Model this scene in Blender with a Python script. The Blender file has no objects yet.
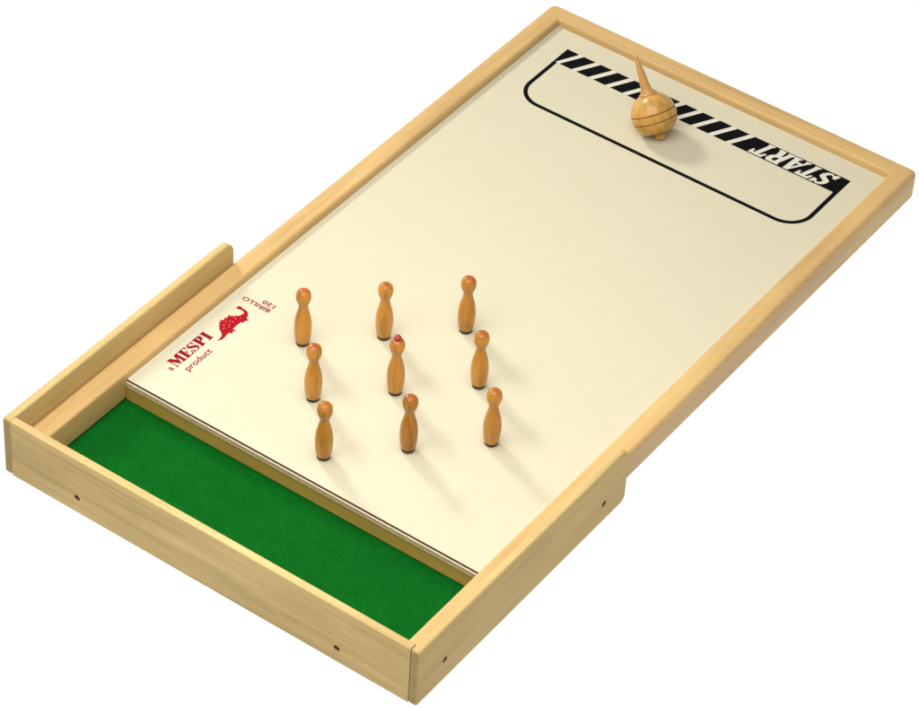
import bpy, bmesh, math, random
from mathutils import Vector, Matrix

S = bpy.context.scene
COL = S.collection

# ---------------------------------------------------------------- camera, world, lamps, exposure
MM = 0.001
ZB = 30.0                      # the lane surface lies 30 mm above the added white sheet


def P(x, y, z):                # millimetres in board coordinates -> metres
    return Vector((x * MM, y * MM, (z + ZB) * MM))


cam_d = bpy.data.cameras.new('camera')
cam = bpy.data.objects.new('camera', cam_d)
COL.objects.link(cam)
ROT = ((0.8113323544493738, 0.5824622093096532, 0.04977534881598438),
       (0.4212843840212276, -0.5235361276143885, -0.7405601871977624),
       (-0.40528912939220324, 0.6218100174560137, -0.6701440321213505))
rx, ry, rz = (Vector(r) for r in ROT)
m = Matrix((rx, -ry, -rz)).transposed().to_4x4()
m.translation = P(1373.48159, -1566.10736, 1904.252577)
cam.matrix_world = m
cam_d.sensor_fit = 'HORIZONTAL'
cam_d.sensor_width = 36.0
cam_d.lens = 3381.764 / 919.0 * 36.0
cam_d.shift_x = (459.5 - 466.565) / 919.0
cam_d.shift_y = (354.919 - 354.0) / 919.0
cam_d.clip_start = 0.05
cam_d.clip_end = 100.0
S.camera = cam

world = bpy.data.worlds.new('World')
S.world = world
world.use_nodes = True
bg = world.node_tree.nodes['Background']
bg.inputs['Color'].default_value = (1.0, 0.985, 0.955, 1)
bg.inputs['Strength'].default_value = 0.32

S.view_settings.view_transform = 'Standard'
S.view_settings.look = 'None'
S.view_settings.exposure = 0.0
S.view_settings.gamma = 1.0


def area(name, loc, target, size, power, color=(1, 1, 1), size_y=None):
    d = bpy.data.lights.new(name, 'AREA')
    d.energy = power
    d.color = color
    d.size = size
    if size_y:
        d.shape = 'RECTANGLE'
        d.size_y = size_y
    o = bpy.data.objects.new(name, d)
    COL.objects.link(o)
    o.location = loc
    o.rotation_euler = (Vector(target) - Vector(loc)).to_track_quat('-Z', 'Y').to_euler()
    return o


# key: from the left rail's side, a little from the far end, about 37 degrees high
KD = Vector((-0.93 * 0.8, 0.37 * 0.8, 0.6)).normalized()
area('key_lamp', P(200, 126, 0) + KD * 1.9, P(200, 126, 0), 0.33, 19.5, (1.0, 0.965, 0.90))
# large softbox over the near end of the board
area('softbox', (0.23, -0.13, 0.86), (0.20, 0.0, 0.0), 0.85, 11.6, (1.0, 0.97, 0.925))
# added lamp below the translucent sheet, turns the surround pure white
area('added_underlight', (0.2, 0.3, -0.6), (0.2, 0.3, 0.0), 9.0, 245.0)

random.seed(4)


# ---------------------------------------------------------------- materials
class NT:
    def __init__(self, name):
        self.m = bpy.data.materials.new(name)
        self.m.use_nodes = True
        self.t = self.m.node_tree
        self.n = self.t.nodes
        self.b = self.n['Principled BSDF']
        self.out = self.n['Material Output']

    def new(self, typ, **kw):
        o = self.n.new(typ)
        for k, v in kw.items():
            setattr(o, k, v)
        return o

    def link(self, a, b):
        self.t.links.new(a, b)

    def noise(self, vec, scale, detail=3, rough=0.5, dist=0.0):
        o = self.new('ShaderNodeTexNoise')
        o.inputs['Scale'].default_value = scale
        o.inputs['Detail'].default_value = detail
        o.inputs['Roughness'].default_value = rough
        o.inputs['Distortion'].default_value = dist
        self.link(vec, o.inputs['Vector'])
        return o.outputs['Fac']

    def ramp(self, fac, stops):
        o = self.new('ShaderNodeValToRGB')
        el = o.color_ramp.elements
        while len(el) > 1:
            el.remove(el[0])
        el[0].position, el[0].color = stops[0][0], (*stops[0][1], 1)
        for p, c in stops[1:]:
            e = el.new(p)
            e.color = (*c, 1)
        self.link(fac, o.inputs['Fac'])
        return o.outputs['Color']

    def mix(self, a, b, fac, mode='MIX'):
        o = self.new('ShaderNodeMix', data_type='RGBA', blend_type=mode)
        for sock, v in ((o.inputs['Factor'], fac), (o.inputs['A'], a), (o.inputs['B'], b)):
            if hasattr(v, 'is_linked'):
                self.link(v, sock)
            elif isinstance(v, (int, float)):
                sock.default_value = v
            else:
                sock.default_value = (*v, 1)
        return o.outputs['Result']

    def bump(self, h, dist, strength=1.0):
        o = self.new('ShaderNodeBump')
        o.inputs['Distance'].default_value = dist
        o.inputs['Strength'].default_value = strength
        self.link(h, o.inputs['Height'])
        self.link(o.outputs['Normal'], self.b.inputs['Normal'])

    def coord(self, scale=(1, 1, 1), random_shift=False):
        c = self.new('ShaderNodeTexCoord').outputs['Object']
        mp = self.new('ShaderNodeMapping')
        mp.inputs['Scale'].default_value = scale
        self.link(c, mp.inputs['Vector'])
        v = mp.outputs['Vector']
        if random_shift:
            oi = self.new('ShaderNodeObjectInfo').outputs['Random']
            mu = self.new('ShaderNodeMath', operation='MULTIPLY')
            mu.inputs[1].default_value = 37.0
            self.link(oi, mu.inputs[0])
            ad = self.new('ShaderNodeVectorMath', operation='ADD')
            self.link(v, ad.inputs[0])
            self.link(mu.outputs[0], ad.inputs[1])
            v = ad.outputs[0]
        return v


def mul(c, k):
    return tuple(max(0.0, x * k) for x in c)


def wood(name, base, axis, rough=0.42, streak=0.16, end_dark=0.75, rand=False, fleck=0.25, coat=0.0, end_tint=(1, 1, 1), spec=0.25, end_pow=2.5):
    """Planed beech: long soft streaks along the grain, short dark ray flecks, darker end grain."""
    w = NT(name)
    ia = 'xyz'.index(axis)
    sc = [1.0, 1.0, 1.0]
    sc[ia] = 0.06
    v = w.coord(sc, rand)
    a = w.noise(v, 120, 4, 0.55, 0.6)
    col = w.ramp(a, [(0.25, mul(base, 1 - streak)), (0.5, base), (0.75, tuple(min(1, x * (1 + streak * 0.55)) for x in base))])
    sc2 = [1.0, 1.0, 1.0]
    sc2[ia] = 0.22
    v2 = w.coord(sc2, rand)
    f = w.noise(v2, 900, 2, 0.5)
    fl = w.ramp(f, [(0.60, (0, 0, 0)), (0.72, (1, 1, 1))])
    fm = w.new('ShaderNodeMath', operation='MULTIPLY')
    fm.inputs[1].default_value = fleck
    w.link(fl, fm.inputs[0])
    col = w.mix(col, mul(base, 0.62), fm.outputs[0])
    # broad tonal drift from board to board
    v3 = w.coord((1, 1, 1), rand)
    d = w.noise(v3, 9, 2, 0.5)
    dr = w.ramp(d, [(0.3, (0.90, 0.88, 0.84)), (0.7, (1.04, 1.04, 1.04))])
    col = w.mix(col, dr, 1.0, 'MULTIPLY')
    # end grain drinks more varnish
    g = w.new('ShaderNodeTexCoord').outputs['Normal']
    sx = w.new('ShaderNodeSeparateXYZ')
    w.link(g, sx.inputs[0])
    ab = w.new('ShaderNodeMath', operation='ABSOLUTE')
    w.link(sx.outputs[ia], ab.inputs[0])
    pw = w.new('ShaderNodeMath', operation='POWER')
    pw.inputs[1].default_value = end_pow
    w.link(ab.outputs[0], pw.inputs[0])
    col = w.mix(col, w.mix(col, tuple(end_dark * x for x in end_tint), 1.0, 'MULTIPLY'), pw.outputs[0])
    if rand:                                   # no two turned pieces have quite the same tone
        oi = w.new('ShaderNodeObjectInfo').outputs['Random']
        tone = w.ramp(oi, [(0.0, (0.84, 0.78, 0.70)), (0.5, (0.98, 0.97, 0.96)), (1.0, (1.10, 1.12, 1.20))])
        col = w.mix(col, tone, 1.0, 'MULTIPLY')
    w.link(col, w.b.inputs['Base Color'])
    w.b.inputs['Roughness'].default_value = rough
    w.b.inputs['Specular IOR Level'].default_value = spec
    w.b.inputs['Coat Weight'].default_value = coat
    w.b.inputs['Coat Roughness'].default_value = 0.12
    w.bump(a, 0.00012, 0.5)
    return w.m


BEECH = (0.605, 0.402, 0.168)
M_rail_y = wood('beech_rail_long', BEECH, 'y')
M_rail_x = wood('beech_rail_cross', mul(BEECH, 0.97), 'x')
M_panel_y = wood('beech_panel_long', (0.575, 0.422, 0.180), 'y', streak=0.16, spec=0.10, rough=0.55, end_dark=0.66)
M_panel_x = wood('beech_panel_front', (0.58, 0.424, 0.185), 'x', streak=0.30, fleck=0.4, spec=0.12, rough=0.55)
M_bar = wood('beech_crossbar', (0.64, 0.42, 0.105), 'x')
M_pin = wood('varnished_pin_wood', (0.62, 0.290, 0.042), 'z', rough=0.36, streak=0.48, rand=True, coat=0.45, spec=0.2, end_dark=0.50, end_tint=(1.2, 0.74, 0.7), fleck=0.6, end_pow=1.1)
M_top = wood('varnished_top_wood', (0.58, 0.320, 0.075), 'z', rough=0.36, streak=0.42, coat=0.2, spec=0.3, end_dark=0.95, fleck=0.5)
M_stem = wood('varnished_stem_wood', (0.56, 0.30, 0.095), 'z', rough=0.34, streak=0.2, coat=0.2, end_dark=0.95)


def lane_mat():
    w = NT('cream_laminate')
    v = w.coord()
    a = w.noise(v, 70, 5, 0.6)
    c = w.ramp(a, [(0.3, (0.592, 0.552, 0.405)), (0.7, (0.606, 0.566, 0.419))])
    s = w.noise(v, 1800, 2, 0.5)
    c2 = w.ramp(s, [(0.35, (0.965, 0.965, 0.955)), (0.65, (1, 1, 1))])
    c = w.mix(c, c2, 1.0, 'MULTIPLY')
    d = w.noise(v, 160, 1, 0.4)
    sp = w.ramp(d, [(0.83, (1, 1, 1)), (0.86, (0.72, 0.66, 0.52))])
    c = w.mix(c, sp, 1.0, 'MULTIPLY')
    w.link(c, w.b.inputs['Base Color'])
    w.b.inputs['Specular IOR Level'].default_value = 0.22
    r = w.ramp(a, [(0.3, (0.42,) * 3), (0.7, (0.50,) * 3)])
    w.link(r, w.b.inputs['Roughness'])
    w.bump(s, 0.00002, 0.35)
    return w.m


def plain(name, color, rough=0.5, var=0.08, scale=300, metallic=0.0, spec=0.5):
    w = NT(name)
    v = w.coord()
    a = w.noise(v, scale, 3, 0.6)
    c = w.ramp(a, [(0.3, mul(color, 1 - var)), (0.7, mul(color, 1 + var))])
    w.link(c, w.b.inputs['Base Color'])
    w.b.inputs['Roughness'].default_value = rough
    w.b.inputs['Metallic'].default_value = metallic
    w.b.inputs['Specular IOR Level'].default_value = spec
    return w.m


def felt_mat():
    w = NT('green_felt')
    v = w.coord()
    a = w.noise(v, 55, 5, 0.65)
    f = w.noise(v, 950, 5, 0.8)
    c = w.ramp(a, [(0.25, (0.0022, 0.100, 0.0090)), (0.75, (0.0032, 0.124, 0.0115))])
    k = w.ramp(f, [(0.3, (0.45, 0.45, 0.45)), (0.7, (1.4, 1.4, 1.4))])
    c = w.mix(c, k, 1.0, 'MULTIPLY')
    w.link(c, w.b.inputs['Base Color'])
    w.b.inputs['Roughness'].default_value = 1.0
    w.b.inputs['Specular IOR Level'].default_value = 0.05
    w.bump(f, 0.0006, 0.8)
    return w.m


def backlit_sheet_mat():
    w = NT('added_backlit_sheet')  # added translucent sheet, lit from below so no shadow shows on it
    v = w.coord()
    a = w.noise(v, 3, 2, 0.5)
    c = w.ramp(a, [(0.3, (0.88, 0.88, 0.88)), (0.7, (0.90, 0.90, 0.90))])
    t = w.new('ShaderNodeBsdfTranslucent')
    d = w.new('ShaderNodeBsdfDiffuse')
    w.link(c, t.inputs['Color'])
    w.link(c, d.inputs['Color'])
    mx = w.new('ShaderNodeMixShader')
    mx.inputs[0].default_value = 0.12
    w.link(t.outputs[0], mx.inputs[1])
    w.link(d.outputs[0], mx.inputs[2])
    w.link(mx.outputs[0], w.out.inputs['Surface'])
    return w.m


M_lane = lane_mat()
M_felt = felt_mat()
M_backlit_sheet = backlit_sheet_mat()
M_black = plain('black_print', (0.004, 0.004, 0.005), 0.5, 0.2, spec=0.05)
M_white = plain('white_print', (0.64, 0.625, 0.52), 0.5, 0.04, spec=0.2)
M_red = plain('red_print', (0.33, 0.003, 0.012), 0.5, 0.12, spec=0.06)
M_spot = plain('pale_red_print', (0.60, 0.13, 0.11), 0.5, 0.1, spec=0.06)
M_darkred = plain('dark_red_print', (0.23, 0.003, 0.012), 0.5, 0.15, spec=0.06)
M_edge_black = plain('black_edge_band', (0.022, 0.016, 0.014), 0.4, 0.2)
M_ply = plain('pale_ply_edge', (0.68, 0.54, 0.36), 0.55, 0.12)
M_glue = plain('brown_ply_line', (0.24, 0.115, 0.04), 0.6, 0.2)
M_screw = plain('dark_screw', (0.012, 0.010, 0.008), 0.45, 0.2, metallic=0.3)
M_pad = plain('dark_pin_foot', (0.045, 0.030, 0.010), 0.6, 0.2)
M_knob = plain('red_lacquer', (0.33, 0.030, 0.022), 0.3, 0.06)
M_burn = plain('burnt_groove', (0.22, 0.09, 0.022), 0.6, 0.2)


# ---------------------------------------------------------------- mesh helpers
def link(o, parent=None):
    COL.objects.link(o)
    if parent:
        o.parent = parent
    return o


def obj(name, bm, mats, parent=None, smooth=True, angle=35, origin=(0, 0, 0)):
    bmesh.ops.recalc_face_normals(bm, faces=bm.faces)
    me = bpy.data.meshes.new(name)
    if origin != (0, 0, 0):
        bmesh.ops.translate(bm, vec=-Vector(origin), verts=bm.verts)
    bm.to_mesh(me)
    bm.free()
    for mt in (mats if isinstance(mats, (list, tuple)) else [mats]):
        me.materials.append(mt)
    if smooth:
        me.polygons.foreach_set('use_smooth', [True] * len(me.polygons))
        me.set_sharp_from_angle(angle=math.radians(angle))
    o = bpy.data.objects.new(name, me)
    return link(o, parent)


def tag(o, label=None, cat=None, group=None, kind=None):
    for k, v in (('label', label), ('category', cat), ('group', group), ('kind', kind)):
        if v:
            o[k] = v
    return o


def empty(name, loc):
    o = bpy.data.objects.new(name, None)
    o.empty_display_size = 0.02
    COL.objects.link(o)
    o.location = loc
    return o


def box(bm, x0, x1, y0, y1, z0, z1, mat=0):
    vs = [bm.verts.new(P(x, y, z)) for x in (x0, x1) for y in (y0, y1) for z in (z0, z1)]
    out = []
    for q in ((0, 1, 3, 2), (4, 6, 7, 5), (0, 4, 5, 1), (2, 3, 7, 6), (0, 2, 6, 4), (1, 5, 7, 3)):
        f = bm.faces.new([vs[i] for i in q])
        f.material_index = mat
        out.append(f)
    return vs, out


def lathe(bm, prof, seg=56, mat_of=None):
    """prof: (radius, z) in mm, from the bottom to the top."""
    rings = []
    for r, z in prof:
        if r < 1e-6:
            rings.append([bm.verts.new((0, 0, z * MM))])
        else:
            rings.append([bm.verts.new((r * MM * math.cos(2 * math.pi * i / seg), r * MM * math.sin(2 * math.pi * i / seg), z * MM)) for i in range(seg)])
    for k in range(len(rings) - 1):
        a, b = rings[k], rings[k + 1]
        mi = mat_of(k) if mat_of else 0
        for i in range(seg):
            j = (i + 1) % seg
            if len(a) == 1 and len(b) == 1:
                continue
            if len(a) == 1:
                f = bm.faces.new((a[0], b[j], b[i]))
            elif len(b) == 1:
                f = bm.faces.new((a[i], a[j], b[0]))
            else:
                f = bm.faces.new((a[i], a[j], b[j], b[i]))
            f.material_index = mi
    return bm


def smooth_curve(pts, n=6):
    """Catmull-Rom through (r, z) points."""
    out = []
    for i in range(len(pts) - 1):
        p0 = pts[max(i - 1, 0)]
        p1, p2 = pts[i], pts[i + 1]
        p3 = pts[min(i + 2, len(pts) - 1)]
        for k in range(n):
            t = k / n
            out.append(tuple(0.5 * (2 * p1[c] + (p2[c] - p0[c]) * t + (2 * p0[c] - 5 * p1[c] + 4 * p2[c] - p3[c]) * t * t
                                    + (3 * p1[c] - p0[c] - 3 * p2[c] + p3[c]) * t ** 3) for c in (0, 1)))
    out.append(pts[-1])
    return [(max(0, r), z) for r, z in out]


# ---------------------------------------------------------------- the setting
bm = bmesh.new()
bmesh.ops.create_grid(bm, x_segments=2, y_segments=2, size=4.0)
bmesh.ops.translate(bm, vec=(0.2, 0.3, 0), verts=bm.verts)
g = obj('white_surface', bm, M_backlit_sheet, smooth=False)  # added ground sheet, made to glow white around the board
tag(g, kind='structure')

# ---------------------------------------------------------------- the board
W, R_, H_, HR, L_, T_, F_, PT, E_ = 400.0, 19.48, 7.43, 27.67, 631.27, 7.54, 122.24, 22.5, 166.9
ZT = H_ + PT                    # top of the trough walls
board = empty('bowling_board', P(W / 2, 250, -ZB))
tag(board, 'long beech bowling board with cream lane, START band and green felt trough', 'tabletop game')
OR = tuple(board.location)


def part(name, bm, mats, parent=board, **kw):
    return obj(name, bm, mats, parent, origin=OR if parent is board else (0, 0, 0), **kw)


def rail_profile(r, z0, z1, ro=4.6, ri=3.0, rb=1.0, n=6):
    """closed section as (u, z): u = 0 outer face, r inner face."""
    out = []
    for (cx, cz, rad, a0) in ((ro, z1 - ro, ro, 180), (r - ri, z1 - ri, ri, 90), (r - rb, z0 + rb, rb, 0), (rb, z0 + rb, rb, -90)):
        for k in range(n + 1):
            a = math.radians(a0 - 90 * k / n)
            out.append((cx + rad * math.cos(a), cz + rad * math.sin(a)))
    return out


def sweep(bm, prof, stations):
    """stations: (outer xy, inner xy) for u = 0 and u = r."""
    rings = []
    for (o, i) in stations:
        rings.append([bm.verts.new(P(o[0] + (i[0] - o[0]) * u / R_, o[1] + (i[1] - o[1]) * u / R_, z)) for u, z in prof])
    n = len(prof)
    for a, b in zip(rings, rings[1:]):
        for k in range(n):
            bm.faces.new((a[k], a[(k + 1) % n], b[(k + 1) % n], b[k]))
    bm.faces.new(rings[0])
    bm.faces.new(list(reversed(rings[-1])))


prof = rail_profile(R_, H_ - HR, H_)
RC = 6.0                        # rounded outer corners at the far end
Y1 = L_ + R_


def corner_arc(k, n):           # outer point of the left far corner, from the straight side (k=0) to the mitre (k=n)
    a = math.radians(180 - 45 * k / n)
    return (RC + RC * math.cos(a), Y1 - RC + RC * math.sin(a))


NA = 6
side = [((0, y), (R_, y)) for y in [-F_ + T_ + 0.15 + (L_ + F_ - T_ - 14) * k / 12 for k in range(13)]]
y_in0 = side[-1][1][1]
for k in range(NA + 1):
    o = corner_arc(k, NA)
    side.append((o, (R_, y_in0 + (L_ - y_in0) * (k + 0.5) / (NA + 0.5) if k < NA else L_)))
EPS = 0.06
bm = bmesh.new()
sweep(bm, prof, side)
part('side_rail', bm, M_rail_y)
bm = bmesh.new()
sweep(bm, prof, [((W - o[0], o[1]), (W - i[0], i[1])) for o, i in side])
part('side_rail', bm, M_rail_y)
far = []
for k in range(NA + 1):          # mitre -> straight, on the far side
    a = math.radians(135 - 45 * k / NA)
    o = (RC + RC * math.cos(a) + EPS, Y1 - RC + RC * math.sin(a))
    far.append((o, (R_ + EPS + 6.0 * k / NA, L_)))
half = [f for f in far]
mid = [((x, Y1), (x, L_)) for x in [60 + 28 * k for k in range(11)]]
far = half + mid + [((W - o[0], o[1]), (W - i[0], i[1])) for o, i in reversed(half)]
bm = bmesh.new()
sweep(bm, prof, far)
part('end_rail', bm, M_rail_x)

# lane sheet: cream laminate face with a black edge, ply layers below it
bm = bmesh.new()
GAP = 0.25
lx0, lx1, ly1 = R_ + GAP, W - R_ - GAP, L_ - GAP
for (z0, z1, y0, mt) in ((-2.3, 0.0, 0.0, 1), (-4.6, -2.3, -1.6, 2), (-5.3, -4.6, -1.5, 3), (-6.9, -5.3, -1.9, 2)):
    zz1 = z1 - (0.02 if mt != 1 else 0)
    vs, fs = box(bm, lx0, lx1, y0, ly1, z0, zz1, mt)
    if mt == 1:
        fs[5].material_index = 0
part('lane', bm, [M_lane, M_edge_black, M_ply, M_glue], smooth=False)

bm = bmesh.new()
box(bm, lx0, lx1, -1.2, 16, -21.6, -6.95)
part('crossbar', bm, M_bar, smooth=False)

# green felt floor of the trough
bm = bmesh.new()
vs, fs = box(bm, 4, W - 4, -F_ + T_ + 0.3, 30, -27.5, -22.3)
part('felt_floor', bm, M_felt, smooth=False)

# hidden batten that carries the far end of the lane
bm = bmesh.new()
box(bm, 60, W - 60, 520, 560, -29.95, -8.2)
part('batten', bm, M_bar, smooth=False)


def rounded_outline(y0, y1, z0, z1, radii, n=8):
    """outline in the yz plane, corner radii for (y0 z0), (y1 z0), (y1 z1), (y0 z1)."""
    out = []
    for (cy, cz, sy, sz, r, a0) in ((y0, z0, 1, 1, radii[0], 180), (y1, z0, -1, 1, radii[1], 270), (y1, z1, -1, -1, radii[2], 0), (y0, z1, 1, -1, radii[3], 90)):
        for k in range(n + 1):
            a = math.radians(a0 + 90 * k / n)
            out.append((cy + sy * r + r * math.cos(a), cz + sz * r + r * math.sin(a)))
    return out


def board_solid(outline, place, t, bev, nb=3):
    """extruded outline with rounded arrises; place(a, b, depth) -> point."""
    bm = bmesh.new()
    n = len(outline)
    # inset direction from polygon normals
    nor = []
    for i in range(n):
        p, q, r = outline[i - 1], outline[i], outline[(i + 1) % n]
        d = Vector((r[0] - p[0], r[1] - p[1]))
        d = Vector((-d.y, d.x)).normalized() if d.length > 1e-9 else Vector((0, 0))
        nor.append(d)
    rings = []
    for k in range(nb + 1):
        a = math.pi / 2 * k / nb
        rings.append((bev * (1 - math.sin(a)), bev * (1 - math.cos(a))))
    seq = rings + [(i, t - d) for i, d in reversed(rings)]
    vr = [[bm.verts.new(place(o[0] + nn.x * ins, o[1] + nn.y * ins, dep)) for o, nn in zip(outline, nor)] for ins, dep in seq]
    for a, b in zip(vr, vr[1:]):
        for i in range(n):
            j = (i + 1) % n
            bm.faces.new((a[i], a[j], b[j], b[i]))
    bm.faces.new(vr[0])
    bm.faces.new(list(reversed(vr[-1])))
    return bm


def drill(o, cutters):
    """sink real holes into a panel (the cutters are removed afterwards)."""
    tmp = []
    for c in cutters:
        md = o.modifiers.new('hole', 'BOOLEAN')
        md.operation = 'DIFFERENCE'
        md.solver = 'EXACT'
        md.object = c
        tmp.append(c)
    bpy.context.view_layer.update()
    dg = bpy.context.evaluated_depsgraph_get()
    me = bpy.data.meshes.new_from_object(o.evaluated_get(dg))
    o.modifiers.clear()
    for p in me.polygons:
        if p.area > 1e-4 or len(p.vertices) > 6 or max(abs(c) for c in p.normal) > 0.9995:
            p.use_smooth = False
    me.set_sharp_from_angle(angle=math.radians(30))
    o.data = me
    for c in tmp:
        bpy.data.objects.remove(c)


def cyl(axis, x, y, z, r, d0, d1, seg=32):
    """closed cylinder along axis, from offset d0 to d1 (mm)."""
    bm = bmesh.new()
    rings = []
    for d in (d0, d1):
        ring = []
        for i in range(seg):
            a = 2 * math.pi * i / seg
            c, s = r * math.cos(a), r * math.sin(a)
            ring.append(bm.verts.new(P(x + d, y + c, z + s) if axis == 'x' else P(x + c, y + d, z + s)))
        rings.append(ring)
    for i in range(seg):
        j = (i + 1) % seg
        bm.faces.new((rings[0][i], rings[0][j], rings[1][j], rings[1][i]))
    bm.faces.new(rings[0])
    bm.faces.new(list(reversed(rings[1])))
    return bm


def panel(name, bm, mat, holes):
    """holes: (axis, x, y, z, depth direction)"""
    o = part(name, bm, mat, angle=40)
    cut = []
    for ax, x, y, z, dr in holes:
        c = obj('cutter', cyl(ax, x, y, z, 3.0, -3 * dr, 2.6 * dr), mat, board, smooth=False, origin=OR)
        cut.append(c)
    if cut:
        drill(o, cut)
    for ax, x, y, z, dr in holes:
        sb = cyl(ax, x, y, z, 2.75, 1.2 * dr, 2.5 * dr)
        s = obj('screw', sb, M_screw, o, smooth=False, origin=OR)
    return o


side_out = rounded_outline(-F_, E_, -ZB + 0.0, ZT, (3.0, 7.0, 12.0, 2.4))
bmr = board_solid(side_out, lambda a, b, d: P(W + 0.08 + d, a, b), T_, 1.9, 4)
panel('trough_side', bmr, M_panel_y, [('x', W + T_ + 0.08, -85.6, -7.45, -1), ('x', W + T_ + 0.08, 133.4, -9.0, -1)])
bml = board_solid(side_out, lambda a, b, d: P(-0.08 - d, a, b), T_, 1.9, 4)
panel('trough_side', bml, M_panel_y, [('x', -T_ - 0.08, -85.6, -7.45, 1), ('x', -T_ - 0.08, 133.4, -9.0, 1)])
front_out = rounded_outline(0.0, W, -ZB, ZT, (1.3, 1.3, 1.3, 1.3), 4)
bmf = board_solid(front_out, lambda a, b, d: P(a, -F_ + d, b), T_, 1.1)
panel('trough_front', bmf, M_panel_x, [('y', 69.6, -F_, -13.2, 1), ('y', 331.1, -F_, -15.0, 1)])


# ---------------------------------------------------------------- printing on the lane
Z1, Z2 = 0.12, 0.24


def flat(bm, pts, z, mat=0):
    vs = [bm.verts.new(P(x, y, z)) for x, y in pts]
    f = bm.faces.new(vs)
    f.material_index = mat
    f.normal_update()
    if f.normal.z < 0:
        f.normal_flip()
    return f


def decal(name, polys, z, mat):
    bm = bmesh.new()
    for p in polys:
        flat(bm, p, z)
    bmesh.ops.triangulate(bm, faces=bm.faces, ngon_method='EAR_CLIP')
    for f in bm.faces:
        f.normal_update()
        if f.normal.z < 0:
            f.normal_flip()
    me = bpy.data.meshes.new(name)
    bmesh.ops.translate(bm, vec=-Vector(OR), verts=bm.verts)
    bm.to_mesh(me)
    bm.free()
    me.materials.append(mat)
    return link(bpy.data.objects.new(name, me), board)


def stroke(pts, w):
    """quads along a polyline with mitred joints, width w."""
    L, Rr = [], []
    n = len(pts)
    for i in range(n):
        p = Vector(pts[i])
        d0 = (p - Vector(pts[i - 1])).normalized() if i else None
        d1 = (Vector(pts[i + 1]) - p).normalized() if i < n - 1 else None
        d = ((d0 or d1) + (d1 or d0)).normalized()
        nn = Vector((-d.y, d.x))
        k = w / 2 / max(0.4, nn.dot(Vector((-(d1 or d0).y, (d1 or d0).x))))
        L.append(p + nn * k)
        Rr.append(p - nn * k)
    return [[tuple(L[i]), tuple(L[i + 1]), tuple(Rr[i + 1]), tuple(Rr[i])] for i in range(n - 1)]


YT, YB = 606.4, 583.3           # far and near edge of the hatched band
SH = 12.3                       # its slant
polys = []
# first piece: corner triangle
polys.append([(47.0, YT + 0.3), (60.6, YT), (48.9, YB), (46.9, YB)])
x = 53.8
while x < 238:
    polys.append([(x + SH, YT), (x + SH + 13.2, YT), (x + 13.2, YB), (x, YB)])
    x += 18.87
# last piece runs under the lettering up to the pointed right end
polys.append([(x + SH, YT), (355.9, YT + 0.6), (355.65, YB - 1.5), (351.6, YB - 1.5), (350.8, YB), (x, YB)])
# rounded line of the starting box
lw = 4.1
cx0, cx1, cyb, rad = 49.0, 353.6, 518.4, 24.0
line = [(cx0, YB + 0.2)]
for k in range(13):
    a = math.radians(180 + 90 * k / 12)
    line.append((cx0 + rad + rad * math.cos(a), cyb + rad + rad * math.sin(a)))
for k in range(13):
    a = math.radians(270 + 90 * k / 12)
    line.append((cx1 - rad + rad * math.cos(a), cyb + rad + rad * math.sin(a)))
line.append((cx1, YB - 1.4))
polys += stroke(line, lw)
decal('start_band', polys, Z1, M_black)
# white gaps between the bars
wp = [[(60.9, YT), (65.9, YT), (53.5, YB), (49.2, YB)]]
x = 53.8
while x < 238:
    wp.append([(x + SH + 13.3, YT), (x + SH + 18.8, YT), (x + 18.8, YB), (x + 13.3, YB)])
    x += 18.87
decal('band_gap', wp, Z1, M_white)


def glyph_S():
    return [[(0.02, 0.04), (0.30, 0.04), (0.30, 0.12), (0.60, 0.04), (0.86, 0.10), (0.98, 0.28), (0.92, 0.46), (0.66, 0.56), (0.40, 0.64), (0.36, 0.74),
             (0.46, 0.84), (0.62, 0.82), (0.72, 0.70), (0.94, 0.68), (0.98, 0.95), (0.74, 0.95), (0.72, 0.88), (0.44, 0.96), (0.16, 0.90), (0.04, 0.72),
             (0.10, 0.54), (0.36, 0.44), (0.62, 0.36), (0.66, 0.24), (0.54, 0.15), (0.38, 0.17), (0.26, 0.30), (0.04, 0.32)]]


def glyph_T():
    return [[(0.30, 0.04), (0.72, 0.04), (0.72, 0.13), (0.66, 0.15), (0.66, 0.83), (0.76, 0.83), (0.84, 0.66), (0.98, 0.66), (0.96, 0.95), (0.04, 0.95),
             (0.02, 0.66), (0.16, 0.66), (0.24, 0.83), (0.36, 0.83), (0.36, 0.15), (0.30, 0.13)]]


def glyph_A():
    return [[(-0.02, 0.04), (0.30, 0.04), (0.30, 0.13), (0.24, 0.14), (0.28, 0.28), (0.60, 0.28), (0.63, 0.14), (0.56, 0.13), (0.56, 0.04), (1.02, 0.04),
             (1.02, 0.13), (0.96, 0.14), (0.66, 0.95), (0.36, 0.95), (0.06, 0.14), (-0.02, 0.13)], [(0.34, 0.40), (0.56, 0.40), (0.46, 0.70)]]


def glyph_R():
    return [[(0.0, 0.04), (0.42, 0.04), (0.42, 0.13), (0.36, 0.14), (0.36, 0.42), (0.44, 0.42), (0.60, 0.04), (1.0, 0.04), (1.0, 0.13), (0.92, 0.14),
             (0.78, 0.44), (0.94, 0.58), (0.94, 0.80), (0.76, 0.95), (0.0, 0.95), (0.0, 0.86), (0.07, 0.85), (0.07, 0.14), (0.0, 0.13)],
            [(0.36, 0.56), (0.58, 0.58), (0.62, 0.68), (0.58, 0.80), (0.36, 0.82)]]


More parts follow.
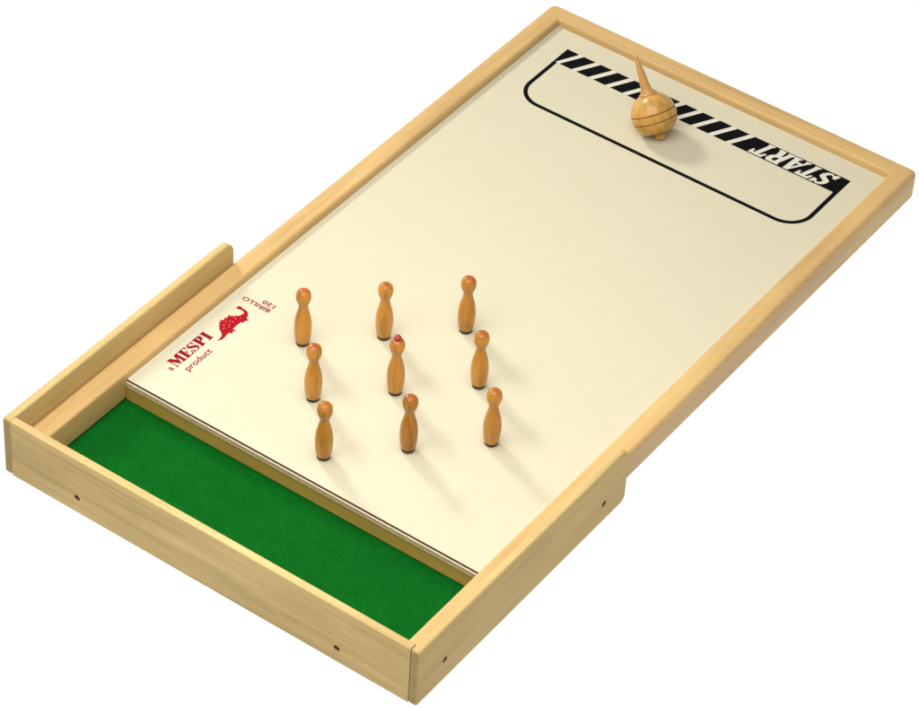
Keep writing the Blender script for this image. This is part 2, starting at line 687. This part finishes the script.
holes_b, letters = [], []
gx = 346.6
for gfn, wd in ((glyph_S, 14.8), (glyph_T, 14.8), (glyph_A, 16.2), (glyph_R, 15.8), (glyph_T, 15.2)):
    for k, poly in enumerate(gfn()):
        pts = []
        for u, v in poly:
            yy = YT - v * (YT - YB)
            pts.append((gx - u * wd - v * 8.5 + 0.5, yy))
        (letters if k == 0 else holes_b).append(pts)
    gx -= wd + 0.7
decal('start_lettering', letters, Z2, M_white)
decal('letter_counter', holes_b, Z2 + 0.1, M_black)


# maker's mark by the left rail, reading away from the trough
def place_mark(poly, y0, y1, xt, xb):
    return [(xb + (xt - xb) * v, y0 + (y1 - y0) * u) for u, v in poly]


GM = {
    'M': [[(0, 0), (0.24, 0), (0.24, 0.07), (0.16, 0.08), (0.16, 0.72), (0.44, 0.0), (0.50, 0.0), (0.72, 0.70), (0.72, 0.08), (0.64, 0.07), (0.64, 0), (1, 0), (1, 0.07),
           (0.95, 0.08), (0.95, 0.92), (1, 0.93), (1, 1), (0.70, 1), (0.55, 0.50), (0.34, 1), (0, 1), (0, 0.93), (0.09, 0.92), (0.09, 0.08), (0, 0.07)]],
    'E': [[(0, 0), (0.95, 0), (1, 0.34), (0.92, 0.34), (0.78, 0.08), (0.50, 0.08), (0.50, 0.47), (0.62, 0.45), (0.66, 0.34), (0.72, 0.34), (0.72, 0.66), (0.66, 0.66),
           (0.62, 0.55), (0.50, 0.53), (0.50, 0.92), (0.76, 0.92), (0.90, 0.70), (0.97, 0.70), (0.95, 1), (0, 1), (0, 0.93), (0.12, 0.92), (0.12, 0.08), (0, 0.07)]],
    'S': [[(0.02, 0), (0.10, 0), (0.18, 0.09), (0.50, -0.02), (0.86, 0.08), (1.0, 0.30), (0.90, 0.50), (0.55, 0.64), (0.30, 0.76), (0.34, 0.88), (0.52, 0.94), (0.74, 0.84),
           (0.86, 0.66), (0.93, 0.66), (0.92, 1), (0.84, 1), (0.78, 0.92), (0.50, 1.02), (0.14, 0.92), (0.02, 0.72), (0.12, 0.52), (0.45, 0.38), (0.70, 0.26), (0.68, 0.12),
           (0.48, 0.05), (0.24, 0.16), (0.09, 0.38), (0.02, 0.38)]],
    'P': [[(0, 0), (0.62, 0), (0.62, 0.07), (0.50, 0.08), (0.50, 0.44), (0.78, 0.46), (0.98, 0.60), (0.99, 0.84), (0.80, 0.99), (0.6, 1), (0, 1), (0, 0.93), (0.12, 0.92),
           (0.12, 0.08), (0, 0.07)]],
    'I': [[(0, 0), (1, 0), (1, 0.07), (0.80, 0.08), (0.80, 0.92), (1, 0.93), (1, 1), (0, 1), (0, 0.93), (0.20, 0.92), (0.20, 0.08), (0, 0.07)]],
}
mark, y = [], 36.6
for ch, wd in (('M', 13.6), ('E', 9.6), ('S', 8.4), ('P', 9.6), ('I', 6.2)):
    for poly in GM[ch]:
        mark.append(place_mark(poly, y, y + wd, 31.3, 42.7))
    if ch == 'P':
        hole_p = place_mark([(0.50, 0.54), (0.58, 0.56), (0.63, 0.72), (0.58, 0.89), (0.50, 0.91)], y, y + wd, 31.3, 42.7)
    y += wd + 0.45
decal('maker_lettering', mark, Z1, M_darkred)
decal('letter_counter', [hole_p], Z2, M_lane)

dino = [[34.1, 126.6], [34.4, 129.1], [36.5, 130.3], [38.1, 129.2], [42.9, 129.0], [45.7, 127.8], [48.3, 124.6], [49.6, 121.1], [52.8, 120.4], [51.1, 118.2],
        [50.2, 116.9], [51.4, 114.4], [48.9, 114.7], [48.6, 112.2], [48.7, 108.2], [48.9, 103.2], [52.4, 103.2], [50.9, 100.3], [52.9, 97.8], [49.8, 98.3],
        [49.4, 95.0], [50.3, 90.6], [50.1, 86.5], [47.7, 83.4], [47.9, 86.4], [47.4, 90.0], [45.6, 92.6], [42.7, 94.8], [39.9, 96.0], [38.9, 98.1], [37.2, 98.4],
        [37.2, 100.7], [34.6, 102.1], [35.4, 103.9], [32.8, 105.2], [35.0, 106.4], [35.8, 108.2], [34.3, 110.5], [36.3, 110.9], [35.5, 113.8], [35.3, 115.9],
        [37.7, 114.9], [38.0, 116.9], [39.8, 115.5], [39.6, 118.8], [41.6, 118.1], [41.7, 119.9], [43.2, 120.0], [42.9, 123.2], [44.1, 123.6], [43.4, 125.4],
        [41.9, 126.4], [38.6, 126.7], [36.9, 125.9], [35.2, 125.7]]
decal('dinosaur_emblem', [dino], Z1, M_red)
spots = []
for (a, b, r) in ((42.6, 114.9, .9), (43.3, 110.2, .8), (40.9, 109.4, .7), (38.6, 107.0, .8), (40.0, 102.4, .9), (44.9, 103.5, .8), (42.8, 98.9, .9), (43.0, 105.9, .7), (45.6, 117.6, .5)):
    spots.append([(a + r * math.cos(t) * (1 + .25 * math.sin(3 * t + a)), b + r * math.sin(t)) for t in [2 * math.pi * k / 9 for k in range(9)]])
decal('scale_spot', spots, Z2, M_spot)


def lettering(name, body, z, mat, fit, right, up, bold=0.0):
    """built-in typeface laid flat; fit = (origin xy, length, height) in mm."""
    cu = bpy.data.curves.new('type', 'FONT')
    cu.body = body
    cu.offset = bold
    ob = bpy.data.objects.new('type', cu)
    COL.objects.link(ob)
    bpy.context.view_layer.update()
    me = bpy.data.meshes.new_from_object(ob.evaluated_get(bpy.context.evaluated_depsgraph_get()))
    bpy.data.objects.remove(ob)
    me.name = name
    xs = [v.co.x for v in me.vertices]
    ys = [v.co.y for v in me.vertices]
    x0, x1, y0, y1 = min(xs), max(xs), min(ys), max(ys)
    (ox, oy), ln, hg = fit
    for v in me.vertices:
        u, w = (v.co.x - x0) / (x1 - x0) * ln, (v.co.y - y0) / (y1 - y0) * hg
        v.co = P(ox + right[0] * u + up[0] * w, oy + right[1] * u + up[1] * w, z) - Vector(OR)
    me.materials.clear()
    me.materials.append(mat)
    return link(bpy.data.objects.new(name, me), board)


lettering('maker_lettering', 'product', Z1, M_darkred, ((55.6, 39.2), 32.0, 8.4), (0, 1), (-1, 0), 0.012)
lettering('maker_lettering', 'a', Z1, M_darkred, ((42.4, 30.6), 3.8, 4.8), (0, 1), (-1, 0), 0.012)
lettering('small_lettering', 'BIRILLO', Z1, M_darkred, ((59.0, 142.8), 28.5, 5.0), (-1, 0), (0, -1), 0.022)
lettering('small_lettering', '120', Z1, M_darkred, ((59.4, 149.4), 12.4, 4.8), (-1, 0), (0, -1), 0.022)

# ---------------------------------------------------------------- nine skittle pins
body_pts = [(0, 2.9), (5.5, 2.9), (6.05, 3.4), (6.5, 5.4), (7.2, 10.5), (7.6, 17.0), (7.45, 23.0), (6.5, 30.0), (5.0, 36.0), (4.15, 40.5), (4.35, 43.5),
            (5.3, 46.2), (6.25, 49.2), (6.6, 52.2), (6.25, 55.2), (5.0, 57.6), (2.8, 59.0), (0, 59.4)]
body_prof = body_pts[:2] + smooth_curve(body_pts[2:], 5)


def make_pin():
    t = empty('skittle_pin', (0, 0, 0))
    bm = lathe(bmesh.new(), body_prof)
    obj('body', bm, M_pin, t)
    bm = lathe(bmesh.new(), [(0, 0.05), (5.3, 0.05), (5.6, 0.4), (5.7, 2.95), (0, 2.95)])
    obj('foot', bm, M_pad, t)
    return t


def copy_tree(o, parent=None):
    c = o.copy()
    COL.objects.link(c)
    if parent:
        c.parent = parent
    for ch in list(o.children):
        copy_tree(ch, c)
    return c


CX, CY, DX, DY = 202.68, 126.7, 96.9, 98.4
PIN_LABELS = [
    'wooden skittle pin at the left corner of the diamond, nearest the red dinosaur emblem',
    'wooden skittle pin between the dinosaur corner pin and the pin nearest START',
    'wooden skittle pin at the corner of the diamond nearest the START band',
    'wooden skittle pin between the dinosaur corner pin and the pin nearest the trough',
    'wooden skittle pin with a red knob on its head, in the middle of the diamond',
    'wooden skittle pin between the pin nearest START and the pin nearest the right rail',
    'wooden skittle pin at the front corner of the diamond, nearest the green felt trough',
    'wooden skittle pin between the pin nearest the trough and the pin nearest the right rail',
    'wooden skittle pin at the right corner of the diamond, nearest the right rail',
]
proto = make_pin()
k = 0
for i in range(3):
    for j in range(3):
        u, v = (i + j - 2) / 2, (j - i) / 2
        o = proto if k == 0 else copy_tree(proto)
        o.location = P(CX + u * DX + random.uniform(-.6, .6), CY + v * DY + random.uniform(-.6, .6), 0.0)
        o.rotation_euler.z = random.uniform(0, 6.28)
        tag(o, PIN_LABELS[k], 'skittle pin', 'nine skittle pins set in a diamond')
        if k == 4:
            kb = smooth_curve([(2.2, 57.8), (2.2, 58.9), (2.9, 59.5), (3.2, 60.6), (2.8, 61.8), (1.6, 62.5), (0, 62.7)], 5)
            obj('knob', lathe(bmesh.new(), kb, 40), M_knob, o)
        k += 1

# ---------------------------------------------------------------- the spinning top, leaning on its tip and its belly
axis = Vector((-44.0, 11.8, 70.0)).normalized()
RB, SC = 21.0, 24.8
top = empty('spinning_top', (0, 0, 0))
ctr = Vector((177.9, 551.6, RB + 0.1))
tip = ctr - axis * SC
top.location = P(*tip)
top.rotation_euler = axis.to_track_quat('Z', 'Y').to_euler()
tag(top, 'turned wooden spinning top with a tapering stem, leaning beside the START band', 'spinning top')
pr, mats_t = [], []


def add(r, z, mt=0):
    pr.append((r, z))
    mats_t.append(mt)


for r, z in smooth_curve([(0, 0.1), (2.6, 0.5), (4.6, 2.0), (5.3, 4.2), (5.1, 6.2), (4.5, 8.2)], 4):
    add(r, z)
add(5.0, 9.0)
add(12.4, 9.2)
add(13.4, 9.5)
GROOVES = (-0.20, 0.17)         # latitudes of the two burnt grooves
a = -0.80
while a < 1.11:
    gr = None
    for gl in GROOVES:
        if abs(a - gl) < 0.013:
            gr = gl
    if gr is not None:
        for da, dr, mt in ((-0.022, 0, 1), (0.0, -0.9, 1), (0.024, 0, 0)):
            add((RB + dr) * math.cos(gr + da), SC + (RB + dr) * math.sin(gr + da), mt)
        a = gr + 0.05
        continue
    add(RB * math.cos(a), SC + RB * math.sin(a))
    a += 0.025
add(8.9, SC + 19.0)
add(7.2, SC + 19.2)
add(0, SC + 19.2)
obj('body', lathe(bmesh.new(), pr, 72, lambda q: mats_t[q]), [M_top, M_burn], top, angle=45)
st = [(0, SC + 18.9), (7.6, SC + 18.9), (7.8, SC + 19.8)] + smooth_curve(
    [(7.8, SC + 20.4), (6.0, SC + 22.2), (4.9, SC + 25.5), (4.2, SC + 31), (3.4, SC + 40), (2.5, SC + 49), (1.8, SC + 55), (1.2, SC + 56.8), (0, SC + 57.2)], 5)
obj('stem', lathe(bmesh.new(), st, 48), M_stem, top, angle=45)
